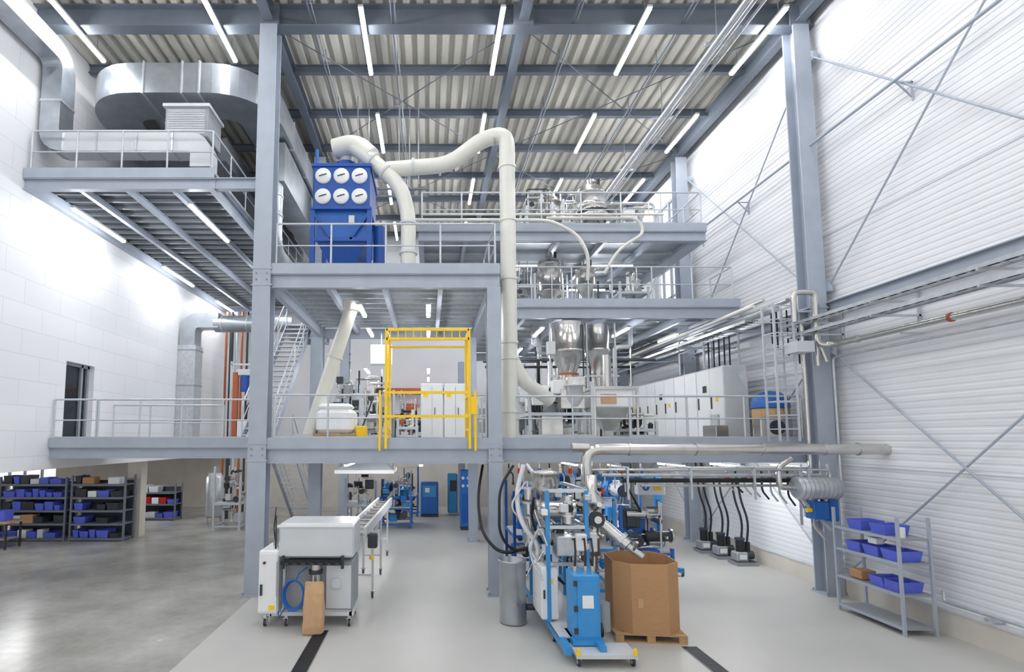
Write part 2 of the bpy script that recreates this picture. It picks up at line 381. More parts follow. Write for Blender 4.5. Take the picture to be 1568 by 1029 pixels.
b=B('wall_duct'); b.box(-9.84,-9.15,20.3,20.95,D1-.6,7.2,GALV)
for z in(4.2,5.6,7.0): b.box(-9.84,-9.12,20.27,20.98,z,z+.04,GALVD)
b.rduct([(-9.5,20.6,7.2),(-9.5,20.6,8.2),(-8.3,20.6,8.2)],.6,.6,GALVD,(0,1,0),.5); b.tube([(-8.5,20.6,8.1),(-5.4,20.6,8.1)],.33,GALVD,18)
for x in(-8.2,-7.2,-6.2): b.flange((x,20.6,8.1),(1,0,0),.35,GALV,.02)
b.build()
b=B('riser_pipes')
for i,(c,r) in enumerate(((ORANGE,.05),(DGREY,.09),(GALV,.06),(ORANGE,.05),(DGREY,.05))): b.cyl((-9.2+i*.24,23.5,0),(-9.2+i*.24,23.5,9.3),r,c,10)
b.build()

# ------------------------------------------------------------------ dust collector
def frus(b,a,c,m):
    (ax0,ax1,ay0,ay1,az),(cx0,cx1,cy0,cy1,cz)=a,c
    vs=[(ax0,ay0,az),(ax1,ay0,az),(ax1,ay1,az),(ax0,ay1,az),(cx0,cy0,cz),(cx1,cy0,cz),(cx1,cy1,cz),(cx0,cy1,cz)]
    b.add(vs,[(3,2,1,0),(4,5,6,7),(0,1,5,4),(1,2,6,5),(2,3,7,6),(3,0,4,7)],m)
b=B('dust_collector')
x0,x1,y0,y1=-3.05,-1.55,13.3,14.9
b.cbox(x0,x1,y0,y1,9.6,10.75,BLUED,.03)
b.box(x0-.04,x1+.04,y0-.04,y1+.04,10.72,10.8,BLUED); b.box(x0-.04,x1+.04,y0-.04,y1+.04,9.55,9.62,BLUED)
for i in range(3):
    for j in range(2):
        cx=x0+.27+i*.48; cz=9.9+j*.56
        b.lathe((cx,y0-.06,cz),[(.001,-.01),(.18,-.01),(.21,.02),(.21,.07)],WHITE,20,'Y'); b.cyl((cx,y0-.09,cz),(cx,y0-.06,cz),.025,MGREY,8)
        b.bar((cx-.1,y0-.08,cz-.03),(cx+.1,y0-.08,cz+.03),.02,.02,DGREY)
b.box(x0+.08,x1-.08,y0+.1,y1,8.75,9.55,BLUE)
frus(b,(x0+.55,x1-.55,y0+.5,y1-.5,7.95),(x0+.08,x1-.08,y0+.1,y1,8.75),BLUED)
b.cyl((-2.3,14.1,7.62),(-2.3,14.1,7.98),.22,BLUE,16)
for x in(x0,x1):
    for y in(y0+.05,y1): b.box(x-.06,x+.06,y-.06,y+.06,D2,9.6,BLUED)
for x in(x0,x1): b.bar((x,y0+.05,8.0),(x,y1,8.6),.05,.06,BLUED)
b.box(x0,x1,y0,y0+.06,8.7,8.8,BLUED); b.bar((x0,y0+.03,9.5),(x0+.5,y0+.03,8.75),.06,.06,BLUED); b.bar((x1,y0+.03,9.5),(x1-.5,y0+.03,8.75),.06,.06,BLUED)
b.box(-2.1,-1.95,y0+.02,y0+.12,9.2,9.4,LGREY); b.cyl((-3.0,y0+.2,10.8),(-3.0,y0+.2,11.3),.05,BLUE,8); b.cyl((-1.35,13.9,8.1),(-1.35,13.9,9.3),.16,BLUED,14)
b.cyl((-2.3,14.1,10.78),(-2.3,14.1,11.2),.3,BLUED,18)
b.build()
b=B('extraction_pipe')
b.tube([(-2.3,14.1,11.2),(-2.3,13.8,11.75),(-1.5,13.5,11.0),(-.75,13.4,10.25),(-.53,13.4,9.5),(-.53,13.4,7.6)],.2,CREAM,18,.45)
b.tube([(-2.6,13.9,11.55),(-2.0,13.75,11.62),(-1.55,13.6,11.15)],.27,CREAM,18,.3)
for p,d in(((-1.5,13.5,11.0),(1,-.1,-.9)),((-1.15,13.45,10.65),(1,0,-1)),((-.53,13.4,9.2),(0,0,1)),((-.53,13.4,8.4),(0,0,1))): b.flange(p,d,.24,LGREY,.03)
b.build()
b=B('extraction_pipe')
b.tube([(-1.1,13.5,10.75),(.55,13.2,10.72),(1.4,12.9,11.25),(2.0,12.75,11.3),(2.0,12.75,3.95),(2.0,12.75,3.46)],.2,CREAM,18,.4)
for z in (10.4,9.0,7.5,5.9,5.5,4.2): b.flange((2.0,12.75,z),(0,0,1),.225,CREAM,.03)
for x in(-.4,.3): b.flange((x,13.32,10.73),(1,-.1,0),.225,LGREY,.025)
b.tube([(2.0,12.75,5.6),(2.35,12.85,4.95),(3.1,13.2,4.5)],.17,CREAM,16,.2)
b.box(1.72,2.28,12.95,13.0,7.3,7.4,STEEL); b.build()
b=B('sloped_chute_pipe'); b.cyl((-2.05,13.6,6.95),(-3.1,13.6,3.6),.18,CREAM,18); b.cyl((-2.05,13.6,6.9),(-2.05,13.6,7.15),.22,CREAM,18)
b.flange((-2.45,13.6,5.67),(1.05,0,3.35),.21,CREAM); b.box(-3.4,-2.85,13.3,13.9,D1,D1+.2,LGREY); b.build()
b=B('conveying_pipe')
b.tube([(-.4,14.9,9.95),(3.6,14.9,9.95),(4.4,14.9,9.5),(4.7,14.9,8.9),(4.7,15.1,8.2)],.05,CREAM,10,.4)
b.tube([(3.5,15.0,10.05),(6.2,15.0,10.05),(6.4,15.0,9.6),(5.6,15.0,9.1),(5.2,15.1,8.4)],.05,CREAM,10,.35)
b.tube([(-.2,14.85,10.1),(6.9,14.85,10.1)],.035,CREAM,8); b.build()
# ------------------------------------------------------------------ safety gate
b=B('pallet_safety_gate')
for x in(-.98,.95):
    for y in(12.05,13.15):
        b.bar((x,y,D1-.15),(x,y,6.1),.06,.06,YEL)
    for z in(3.75,4.1,4.55,6.05): b.bar((x,12.05,z),(x,13.15,z),.05,.05,YEL)
    b.bar((x,12.05,4.55),(x,13.15,6.05),.04,.04,YEL)
for z in(6.08,5.86): b.bar((-.98,12.05,z),(.95,12.05,z),.06,.06,YEL); b.bar((-.98,13.15,z),(.95,13.15,z),.05,.05,YEL)
for i in range(11): b.box(-.9+i*.18,-.88+i*.18,12.04,12.06,5.86,6.08,YEL)
for z in(4.6,4.05): b.bar((-.95,12.02,z),(.92,12.02,z),.05,.06,YEL)
for x in(-1.12,1.08): b.bar((x,12.03,D1-.2),(x,12.03,4.65),.05,.05,YEL)
b.box(.98,1.12,11.98,12.02,4.1,4.5,YEL); b.build()

# ------------------------------------------------------------------ process vessels
def vessel(name,x,y,z0,z1,r,m=INOX,cone=.35,legs=True,zb=None):
    b=B(name); H=z1-z0; c=H*cone
    b.lathe((x,y,z0),[(.001,0),(.09,0),(.09,.05),(r,c),(r*1.06,c),(r*1.06,c+.04),(r,c+.04),(r,H*.78),(r*1.06,H*.78),(r*1.06,H*.78+.05),(r,H*.78+.05),(r*.85,H*.9),(r*.4,H*.97),(.001,H*.98)],m,24)
    b.cyl((x,y,z1-.06),(x,y,z1+.12),r*.3,m,14); b.cyl((x+r*.5,y-r*.3,z0+H*.85),(x+r*.5,y-r*.3,z1+.1),r*.13,DGREY,10)
    b.lathe((x,y-r-.03,z0+H*.6),[(.001,-.02),(.09,-.02),(.09,.05)],LGREY,14,'Y')
    if legs:
        zb=z0 if zb is None else zb
        for k in range(3):
            a=2*math.pi*k/3+.5; b.cyl((x+r*1.05*math.cos(a),y+r*1.05*math.sin(a),zb),(x+r*1.05*math.cos(a),y+r*1.05*math.sin(a),z0+H*.55),.03,m,8)
    b.build()
vessel('stainless_hopper_vessel',3.85,16.3,D2+.25,9.35,.36,cone=.2,zb=D2)
vessel('stainless_hopper_vessel',5.0,16.3,D2+.35,9.1,.3,zb=D2)
vessel('stainless_hopper_vessel',4.0,16.6,9.93+.2,11.5,.34,zb=9.93)
vessel('stainless_hopper_vessel',5.4,16.8,9.93+.2,12.0,.45,zb=9.93)
b=B('vibrating_screen'); b.cyl((5.0,16.0,10.5),(5.9,16.1,10.62),.0301,INOX,8)
b.lathe((5.2,16.0,10.35),[(.001,0),(.45,.02),(.5,.1),(.5,.22),(.42,.3),(.42,.42),(.46,.44),(.3,.6),(.001,.62)],INOX,24); b.lathe((5.2,16.0,10.55),[(.52,0),(.55,.04),(.52,.08)],DGREY,24)
for k in range(4):
    a=.7+k*math.pi/2; b.cyl((5.2+.45*math.cos(a),16+.45*math.sin(a),9.93),(5.2+.4*math.cos(a),16+.4*math.sin(a),10.4),.04,DGREY,8)
b.build()
def chaos(name,x0,x1,y0,y1,z0,z1,seed,cols,n=14,frame=RAIL,pipes=8):
    r=random.Random(seed); b=B(name)
    H=z1-z0
    for x in(x0,x1):
        for y in(y0,y1):
            zt=z0+H*r.uniform(.45,1.0); b.bar((x,y,z0),(x,y,zt),.07,.07,frame); b.box(x-.07,x+.07,y-.07,y+.07,z0,z0+.02,frame)
    for z in(z0+.15,z0+H*.4):
        for y in(y0,y1): b.bar((x0,y,z),(x1,y,z),.06,.06,frame)
        for x in(x0,x1): b.bar((x,y0,z),(x,y1,z),.06,.06,frame)
    W,D=x1-x0,y1-y0
    b.box(x0,x1,y0,y1,z0+H*.4+.02,z0+H*.4+.05,LGREY)
    for i in range(n):
        cx=x0+W*r.uniform(.12,.88); cy=y0+D*r.uniform(.1,.9); cz=z0+H*r.uniform(.15,.88); m=r.choice(cols); k=r.random()
        s=min(W,H)*r.uniform(.08,.2)
        if k<.35: b.cbox(cx-s,cx+s,cy-s*.7,cy+s*.7,cz-s*r.uniform(.6,1.3),cz+s,m,.015)
        elif k<.6:
            b.lathe((cx,cy,cz),[(.001,-s*1.3),(s*.3,-s*1.2),(s*.8,-s*.4),(s*.8,s*.6),(s*.95,s*.6),(s*.95,s*.75),(s*.6,s*.75),(s*.5,s*1.2),(.001,s*1.25)],m,18)
        elif k<.85:
            ax=r.choice(((1,0,0),(0,1,0))); a=Vector((cx,cy,cz)); d=Vector(ax)
            b.cyl(a-d*s*1.5,a+d*s*1.1,s*.55,m,16); b.cyl(a+d*s*1.1,a+d*s*1.3,s*.75,INOX,16); b.cyl(a-d*s*1.6,a-d*s*1.5,s*.65,DGREY,16)
        else:
            b.cyl((cx,cy,cz-s),(cx,cy,cz+s),s*.3,m,12); b.lathe((cx,cy-s*.2,cz),[(s*.5,-.02),(s*.6,0),(s*.5,.02)],RED if r.random()<.3 else m,14,'Y')
    for i in range(pipes):
        P=[Vector((x0+W*r.random(),y0+D*r.random(),z0+H*r.uniform(.1,1.05)))]
        for k in range(r.randint(2,4)):
            q=P[-1].copy(); j=r.randint(0,2); q[j]=(x0+W*r.random(),y0+D*r.random(),z0+H*r.uniform(.1,1.05))[j]; P.append(q)
        b.tube(P,r.choice((.015,.02,.03,.04)),r.choice((INOX,BLACK,GALV,INOX,CREAM)),8,.1,4)
    b.build()
chaos('sieving_station',3.1,3.9,15.9,17,9.93,11.5,3,[INOX,INOX,LGREY],12)
chaos('sieving_station',6.3,7.4,16.3,17.5,9.93,11.2,31,[INOX,GALV,LGREY],8)
chaos('sieving_station',4.6,5.9,17.2,18.2,9.93,12.2,33,[INOX,GALV,DGREY,ORANGE],12,pipes=14)
chaos('dosing_station',2.7,3.3,15.9,16.9,D2,9.2,4,[INOX,INOX,LGREY],6)
chaos('dosing_station',6.1,7.0,16.3,17.5,D2,9.0,41,[INOX,GALV,LGREY],8)
b=B('dosing_hopper')
for x,y,z1,z0,r in((4.2,15.6,7.0,4.9,.5),(5.2,15.9,7.0,5.0,.34)):
    b.lathe((x,y,z0),[(.1,-.5),(.1,0),(r*.5,.5),(r*.5,.62),(r,1.2),(r*1.08,1.2),(r*1.08,1.27),(r,1.27),(r,z1-z0)],INOX,24)
    b.flange((x,y,z0),(0,0,1),.15,INOX); b.flange((x,y,z0+.55),(0,0,1),r*.62,ORANGE if r>.4 else INOX)
b.tube([(4.2,15.6,5.6),(3.6,15.4,5.0),(3.5,15.4,4.4)],.05,INOX,10,.2)
for x in(3.65,4.75,5.6): b.cyl((x,15.5,7.0),(x,15.5,4.8),.03,GALV,8)
b.bar((3.6,15.5,5.4),(5.7,15.5,5.4),.05,.05,GALV); b.cyl((4.55,15.2,6.9),(4.55,15.2,4.6),.025,DGREY,8); b.cbox(3.5,3.75,15.2,15.4,6.0,6.4,LGREY,.02)
b.build()
b=B('process_piping'); rr=random.Random(99)
for i in range(22):
    x=rr.uniform(2.3,7.4); y=rr.uniform(17.6,21.5); m=rr.choice((INOX,GALV,INOX,DGREY,CREAM,MGREY)); r_=rr.choice((.03,.04,.05,.08))
    z0_=rr.choice((D1,D1,D2)); z1_=rr.choice((7.0,9.4,9.4,12.2))
    if z1_<=z0_: z1_=9.4
    x2=x+rr.uniform(-1.2,1.2)
    b.tube([(x,y,z0_),(x,y,z0_+(z1_-z0_)*.55),(x2,y,z0_+(z1_-z0_)*.55),(x2,y,z1_)],r_,m,8,.15,4)
for i in range(7):
    z=rr.choice((5.9,6.3,6.6,8.8,9.1)); y=rr.uniform(16.8,21); b.cyl((2.2,y,z),(8.0,y,z),rr.choice((.03,.05)),rr.choice((GALV,INOX,DGREY)),8)
for i in range(10):
    x=rr.uniform(2.4,7); y=rr.uniform(17.8,20.5); z=rr.choice((D1+1.6,D2+.6,D2+.5)); s=rr.uniform(.12,.24); b.cbox(x-s,x+s,y-s,y+s,z-s*1.4,z+s*1.2,rr.choice((LGREY,MGREY,DGREY,WHITE)),.02); b.cyl((x,y,(D1 if z<7 else D2)),(x,y,z-s),.03,GALV,8)
b.build()
b=B('feeder_hopper'); frus(b,(4.75,4.95,14.1,14.3,3.75),(4.35,5.35,13.6,14.6,4.35),INOX); b.cbox(4.35,5.35,13.6,14.6,4.35,4.85,WHITE,.03); b.box(4.3,5.4,13.55,14.65,4.82,4.9,INOX)
for x in(4.3,5.4):
    for y in(13.5,14.7): b.bar((x,y,D1),(x,y,4.85),.05,.05,INOX)
b.box(4.5,4.9,13.57,13.6,4.45,4.7,KRAFT); b.cyl((4.85,14.1,4.9),(4.85,14.1,5.8),.12,INOX,14); b.build()
chaos('compounding_machine',2.6,4.2,13.4,15.2,D1,5.2,5,[INOX,INOX,LGREY,WHITE,DGREY],26,pipes=14)
chaos('compounding_machine',2.8,4.8,17.5,20,D1,5.6,8,[INOX,LGREY,WHITE,MGREY],18)
chaos('compounding_machine',5.4,6.1,14.0,15.2,D1,4.2,6,[INOX,LGREY,DGREY,MGREY],14)
for i in range(6):
    y0=14.6+i*1.48; b=B('electrical_cabinet'); b.box(8.3,8.98,y0,y0+1.46,D1,D1+.1,DGREY); b.cbox(8.3,8.98,y0,y0+1.46,D1+.1,5.6-.0,LGREY,.015)
    for k in range(2):
        b.box(8.285,8.3,y0+.02+k*.72,y0+.72+k*.72,D1+.13,5.56,WHITE); b.box(8.26,8.285,y0+.62+k*.72,y0+.66+k*.72,4.4,4.75,DGREY)
    if i%2==0: b.box(8.27,8.285,y0+.3,y0+.42,4.6,4.72,YEL); b.box(8.27,8.285,y0+.9,y0+1.1,4.9,5.1,DGREY)
    b.build()
b=B('cabinet_step_unit'); b.cbox(7.8,8.15,14.2,14.9,D1,3.9,INOX); b.cyl((7.95,14.5,3.9),(7.95,14.5,4.2),.12,LGREY,12); b.build()
b=B('mixing_tank'); b.lathe((8.85,13.5,D1+.35),[(.001,0),(.4,0),(.42,.05),(.42,.5),(.001,.5)],WOOD,24); b.lathe((8.85,13.5,D1+.86),[(.44,0),(.44,.08),(.38,.3),(.2,.42),(.001,.45)],BLUE,24)
for k in range(4):
    a=.8+k*math.pi/2; b.cyl((8.85+.4*math.cos(a),13.5+.4*math.sin(a),D1),(8.85+.4*math.cos(a),13.5+.4*math.sin(a),D1+.9),.03,INOX,8)
b.build()
b=B('mixer_housing'); b.cbox(8.1,8.9,12.75,13.05,D1+.1,D1+.6,INOX); b.cyl((8.5,12.72,D1+.35),(8.5,12.8,D1+.35),.18,DGREY,18); b.box(8.2,8.8,12.75,13.05,D1,D1+.1,DGREY); b.build()
b=B('hose_hanger_frame')
for y in(15.5,17.0):
    for x in(8.25,9.3): b.cyl((x,y,5.62),(x,y,6.5),.03,RAIL,8)
    b.tube([(8.25,y,6.3),(8.25,y,6.75),(9.3,y,6.75),(9.3,y,6.3)],.03,RAIL,8,.1)
for x in(8.25,9.3): b.cyl((x,15.5,6.3),(x,17.0,6.3),.025,RAIL,8)
for k in range(5): b.tube([(8.45+.16*k,15.6,6.7),(8.45+.16*k,15.6,6.2),(8.5+.16*k,15.7,5.65)],.022,BLACK,6,.1)
b.build()

b=B('bulk_bag_on_pallet_truck'); b.cbox(-2.85,-1.9,13.2,14.1,D1+.22,D1+.82,PLAST,.09); b.cbox(-2.8,-1.98,13.25,14.0,D1+.82,D1+.97,PLAST,.06)
b.box(-2.9,-1.85,13.15,14.1,D1+.1,D1+.2,WOOD); b.box(-2.9,-1.7,13.2,13.35,D1+.03,D1+.1,YEL); b.box(-2.9,-1.7,13.8,13.95,D1+.03,D1+.1,YEL); b.cbox(-1.85,-1.6,13.3,13.8,D1+.03,D1+.4,YEL)
b.cyl((-1.65,13.55,D1+.07),(-1.65,13.65,D1+.07),.07,BLACK,12); b.tube([(-1.7,13.55,D1+.4),(-1.45,13.55,D1+1.1)],.02,DGREY,8); b.build()
for x,y,w,z1 in((-.25,17.2,.75,5.35),(.52,17.2,.75,5.35)):
    b=B('electrical_cabinet'); b.box(x,x+w-.02,y,y+.6,D1,D1+.1,DGREY); b.cbox(x,x+w-.02,y,y+.6,D1+.1,z1,WHITE,.015); b.box(x+w/2-.01,x+w/2,y-.01,y,D1+.2,z1-.1,MGREY); b.box(x+w*.6,x+w*.63,y-.03,y,4.3,4.55,DGREY); b.box(x+w*.1,x+w*.3,y-.01,y,4.9,5.1,YEL); b.build()
chaos('filter_unit',-1.9,-1.1,15,16.5,D1,5.2,9,[INOX,BLUE,LGREY,DGREY],12)
chaos('filter_unit',-3.2,-2.2,16.8,18,D1,5.8,10,[INOX,GALV,LGREY,DGREY],14)
chaos('pump_skid',-.9,-.35,15.4,16.6,D1,4.4,12,[INOX,ORANGE,BLACK,LGREY],10)
chaos('filter_unit',-3.3,-1.8,20,22,D1,6.2,61,[DGREY,BLACK,MGREY,INOX],18,frame=DGREY,pipes=14)
chaos('filter_unit',-1.4,-.2,20.5,22,D1,5.4,62,[DGREY,ORANGE,MGREY,INOX],14,frame=STEELD,pipes=10)
chaos('filter_unit',2.2,3.6,21.5,23,D1,6.0,63,[MGREY,INOX,LGREY],14,pipes=10)
b=B('material_feeder'); b.box(-6.1,-5.95,16.2,16.35,D1,5.6,ORANGE); b.cbox(-5.9,-5.35,16.1,16.7,D1+.05,D1+.65,WHITE,.03); b.cyl((-5.75,16.3,5.0),(-5.75,16.3,5.5),.13,BLUED,14); b.cbox(-6.0,-5.4,16.2,16.6,5.5,5.7,LGREY)
b.tube([(-5.5,16.3,5.5),(-5.5,16.3,4.8),(-5.7,16.3,4.4),(-5.7,16.3,4.1)],.05,BLACK,8,.2); b.cyl((-5.5,16.4,4.1),(-5.5,16.4,4.9),.1,INOX,12)
b.bar((-6.3,16.6,D1),(-6.3,16.6,6.0),.06,.06,RAIL); b.bar((-6.3,16.6,5.9),(-5.3,16.6,5.9),.06,.06,RAIL); b.build()
b=B('process_building_duct'); b.box(-3.2,1.2,26.6,27.2,5.8,6.1,ORANGE)
for x in(-3,-1.5,0,1): b.box(x-.04,x+.04,26.6,27.58,5.72,5.8,STEEL)
b.build()
b=B('wall_mounted_box'); b.cbox(-1.9,-1.2,16.9,17.2,5.95,6.6,WHITE,.02); b.bar((-1.55,17.05,6.6),(-1.55,17.05,7.0),.04,.04,STEEL); b.build()

# ------------------------------------------------------------------ right wall details
b=B('wall_rail_beam'); b.ibeam((9.47,0,6.62),(9.47,27.5,6.62),.24,.2,STEEL); b.build()
b=B('wall_bracing_rods')
for ya,yb in((6.4,12.1),(12.5,18.25),(18.65,24.4)):
    for z0,z1 in((.5,5.6),(7.1,12.9)):
        b.cyl((9.46,ya,z1),(9.46,yb,z0),.022,STEEL,8); b.cyl((9.41,ya,z0),(9.41,yb,z1),.022,STEEL,8)
        for y,z in((ya,z0),(yb,z0),(ya,z1),(yb,z1)): b.box(9.4,9.5,y-.08,y+.08,z-.1,z+.1,STEEL)
b.build()
b=B('wall_conduit_pipe'); b.cyl((9.25,0,10.62),(9.25,27.4,10.62),.035,STEEL,8)
for y in(5,7.6,9.8,12.7,15.1,17.7,21,24):
    b.bar((9.25,y,10.58),(9.59,y,10.58),.03,.03,STEEL); b.bar((9.25,y,10.6),(9.59,y,10.25),.025,.025,STEEL); b.bar((9.57,y,10.6),(9.57,y,10.2),.03,.03,STEEL)
b.build()
b=B('crane_rail_pipes')
for x,z,r in((6.9,13.0,.07),(7.1,13.05,.05),(7.28,13.0,.035)): b.cyl((x,0,z),(x,26,z),r,GALV,10)
for y in range(3,26,3): b.box(6.75,7.4,y-.04,y+.04,13.1,13.16,GALV); b.cyl((7.05,y,13.16),(7.05,y,14.3),.012,MGREY,5)
b.tube([(7.28,20.0,13.0),(7.28,20.4,13.0),(9.1,20.4,13.0),(9.1,20.4,7.3)],.06,GALV,10,.2); b.build()
def tray(b,p0,p1,w=.3,h=.07,m=GALV):
    p0=Vector(p0);p1=Vector(p1); d=(p1-p0).normalized(); r=Vector((-d.y,d.x,0))
    for s in(-1,1): b.bar(p0+r*s*w/2,p1+r*s*w/2,.012,h,m)
    L=(p1-p0).length;n=int(L/.25)
    for i in range(n+1): q=p0+(p1-p0)*i/n; b.bar(q-r*w/2,q+r*w/2,.03,.015,m)
    for k in range(3): b.cyl(p0+r*(k-1)*.06+Vector((0,0,.02)),p1+r*(k-1)*.06+Vector((0,0,.02)),.014,DGREY,6)
b=B('cable_tray'); tray(b,(8.8,0,6.25),(8.8,12.6,6.25)); tray(b,(8.8,0,5.98),(8.8,12.6,5.98))
for y in(2,4,6,8,10,11.9): b.bar((8.6,y,5.93),(9.59,y,5.93),.04,.04,GALV); b.bar((8.6,y,6.2),(9.59,y,6.2),.04,.04,GALV); b.bar((9.55,y,5.8),(9.55,y,6.45),.04,.04,GALV)
b.build()
b=B('wall_pipework')
b.tube([(9.15,0,5.66),(9.15,11.6,5.66),(8.9,11.8,5.66),(8.9,11.8,6.9),(8.4,11.8,6.9),(8.4,11.8,6.2)],.065,INOX,12,.15)
b.tube([(9.3,0,5.4),(9.3,11.9,5.4),(9.3,11.9,2.6)],.03,GALV,8,.1)
b.tube([(8.7,12.0,6.2),(8.7,12.0,3.3),(8.7,12.0,1.6),(8.95,12.0,1.3)],.045,INOX,10,.12)
b.tube([(8.95,11.9,5.2),(8.95,11.9,5.9),(9.15,11.9,5.3)],.05,INOX,10,.1)
for y in (3,5,7,9,11): b.flange((9.15,y,5.66),(0,1,0),.085,ORANGE if y==9 else INOX,.02)
for y,z in((6,5.66),(10,5.66)): b.bar((9.15,y,z-.08),(9.59,y,z-.08),.03,.03,GALV)
b.build()
b=B('pipe_support_tower')
for x in(8.05,8.5):
    for y in(12.0,12.4): b.bar((x,y,D1+.02),(x,y,6.7),.04,.04,RAIL)
z=D1+.3
while z<6.7:
    b.bar((8.05,12.0,z),(8.5,12.0,z),.025,.025,RAIL); b.bar((8.05,12.4,z),(8.5,12.4,z),.025,.025,RAIL); b.bar((8.05,12.0,z),(8.05,12.4,z),.025,.025,RAIL); b.bar((8.5,12.0,z),(8.5,12.4,z),.025,.025,RAIL); z+=.32
b.bar((8.5,12,6.5),(9.0,12,6.5),.05,.05,RAIL); b.box(8.35,8.75,11.7,12.1,5.5,5.75,LGREY); b.build()
b=B('overhead_pipe_bundle')
for i,(z,x,r) in enumerate(((6.95,8.9,.06),(6.75,8.6,.09),(6.95,8.3,.04),(6.8,8.05,.04))): b.tube([(x,12.7,z),(x,24,z)],r,(INOX,GALV,INOX,CREAM)[i],10)
tray(b,(8.0,12.6,6.4),(8.0,23,6.4),.5)
for y in(13.5,16,19): b.bar((7.7,y,6.33),(9.5,y,6.33),.05,.05,STEEL)
for k in range(6): b.tube([(8.6+.13*k,12.9,6.75),(8.6+.13*k,12.9,5.9-.1*k)],.02,BLACK,6)
b.build()
b=B('exhaust_pipe'); b.tube([(9.59,11.0,3.32),(3.3,11.0,3.32),(3.3,11.0,2.55)],.115,INOX,18,.3,8)
for x in(4.2,5.6,7.0,8.3,9.0): b.flange((x,11,3.32),(1,0,0),.135,INOX,.02)
b.cyl((3.0,11,3.36),(3.35,11,3.36),.1,INOX,14); b.flange((3.3,11,2.75),(0,0,1),.14,INOX,.02)
for x in(4.9,8.0): b.bar((x,11,3.22),(x,12.4,3.22),.04,.04,RAIL)
b.build()
b=B('underdeck_pipework')
for i in range(7):
    z=2.75-.13*(i%4); y=11.7+.16*i
    b.tube([(3.4+.5*i,y,z+.1),(8.9,y,z+.1) ,(8.9,y,z-.4-.1*i)],.03+.01*(i%3),(INOX,GALV,BLACK,INOX,CREAM,GALV,INOX)[i],8,.12)
for x in(4.4,5.8,7.2,8.4): b.bar((x,11.6,2.9),(x,12.9,2.9),.04,.04,GALV); b.bar((x,11.65,2.9),(x,11.65,2.2),.04,.04,GALV)
for k in range(9):
    x=6.9+.2*k; b.tube([(x,12.2,2.85),(x,12.2,2.5-.04*k),(x+.15,12.2,2.35-.05*k)],.022,(INOX,BLACK,GALV)[k%3],8,.08); b.cyl((x,12.15,2.6),(x,12.25,2.6),.05,(RED,INOX,DGREY)[k%3],10)
for k in range(14):
    x=1.9+.24*k; b.tube([(x,12.45,2.95),(x,12.45,2.8-.02*(k%4)),(x+.1,12.45,2.7-.03*(k%4)),(x+.1,12.45,2.45-.08*(k%3))],.018,(BLACK,INOX,GALV,LGREY)[k%4],8,.06); b.cbox(x-.04,x+.04,12.38,12.46,2.72,2.84,(INOX,RED,DGREY,BLUE,LGREY)[k%5],.01)
b.build()
b=B('heat_exchanger_drum'); b.lathe((8.15,11.75,2.45),[(.001,0),(.2,0),(.25,.04),(.25,.9),(.2,.95),(.001,.95)],GALV,24,'X')
for k in range(9): b.lathe((8.22+k*.1,11.75,2.45),[(.25,0),(.258,.01),(.25,.02)],MGREY,24,'X')
for x in(8.3,8.9): b.bar((x,11.75,2.68),(x,11.75,2.98),.04,.04,RAIL)
b.tube([(8.15,11.75,2.45),(7.8,11.75,2.45),(7.8,11.75,2.9),(8.1,11.75,3.1)],.06,INOX,10,.12); b.build()
b=B('valve_control_box'); b.cbox(8.55,8.9,11.75,12.05,1.75,2.15,BLUE,.02); b.cbox(8.95,9.15,11.8,12.05,1.7,2.2,BLUE,.02); b.cyl((8.45,11.85,1.95),(8.6,11.85,1.95),.05,YEL,12); b.tube([(8.7,11.8,2.15),(8.7,11.8,2.7)],.03,INOX,8)
b.bar((8.2,11.9,2.4),(9.0,11.9,1.5),.05,.05,RAIL); b.build()
b=B('base_pipe'); b.tube([(9.3,0,.62),(9.3,9.7,.62),(9.3,9.7,.8)],.03,GALV,8,.06)
for y in(3,5,7,9): b.box(9.3,9.59,y-.03,y+.03,.5,.56,GALV)
b.build()

def binbox(b,x,y,z,w,d,h,m=BINB): b.open_box(x,x+w,y,y+d,z,z+h,m,.03)
b=B('parts_shelf')
X0,X1,Y0,Y1=8.55,9.12,9.7,11.2
for x in(X0,X1):
    for y in(Y0,Y1): b.bar((x,y,0),(x,y,2.1),.045,.045,STEEL)
levels=(.14,.72,1.28,1.72)
for z in levels:
    b.box(X0,X1,Y0,Y1,z-.035,z,MGREY)
    for x in(X0,X1): b.bar((x,Y0,z-.02),(x,Y1,z-.02),.03,.05,STEEL)
for z,ys in((.72,(9.8,10.1)),(1.28,(9.78,10.2,10.62)),(1.72,(10.0,10.55))):
    for y in ys: binbox(b,X0+.03,y,z+.003,.48,.36,.19)
b.cbox(X0+.1,X0+.4,10.7,11.0,.73,.9,CARD,.01); b.cbox(X0+.1,X0+.25,10.3,10.5,1.5,1.62,PLAST,.01); b.cyl((X0+.2,9.85,1.72),(X0+.2,9.85,1.9),.06,WHITE,12)
b.build()
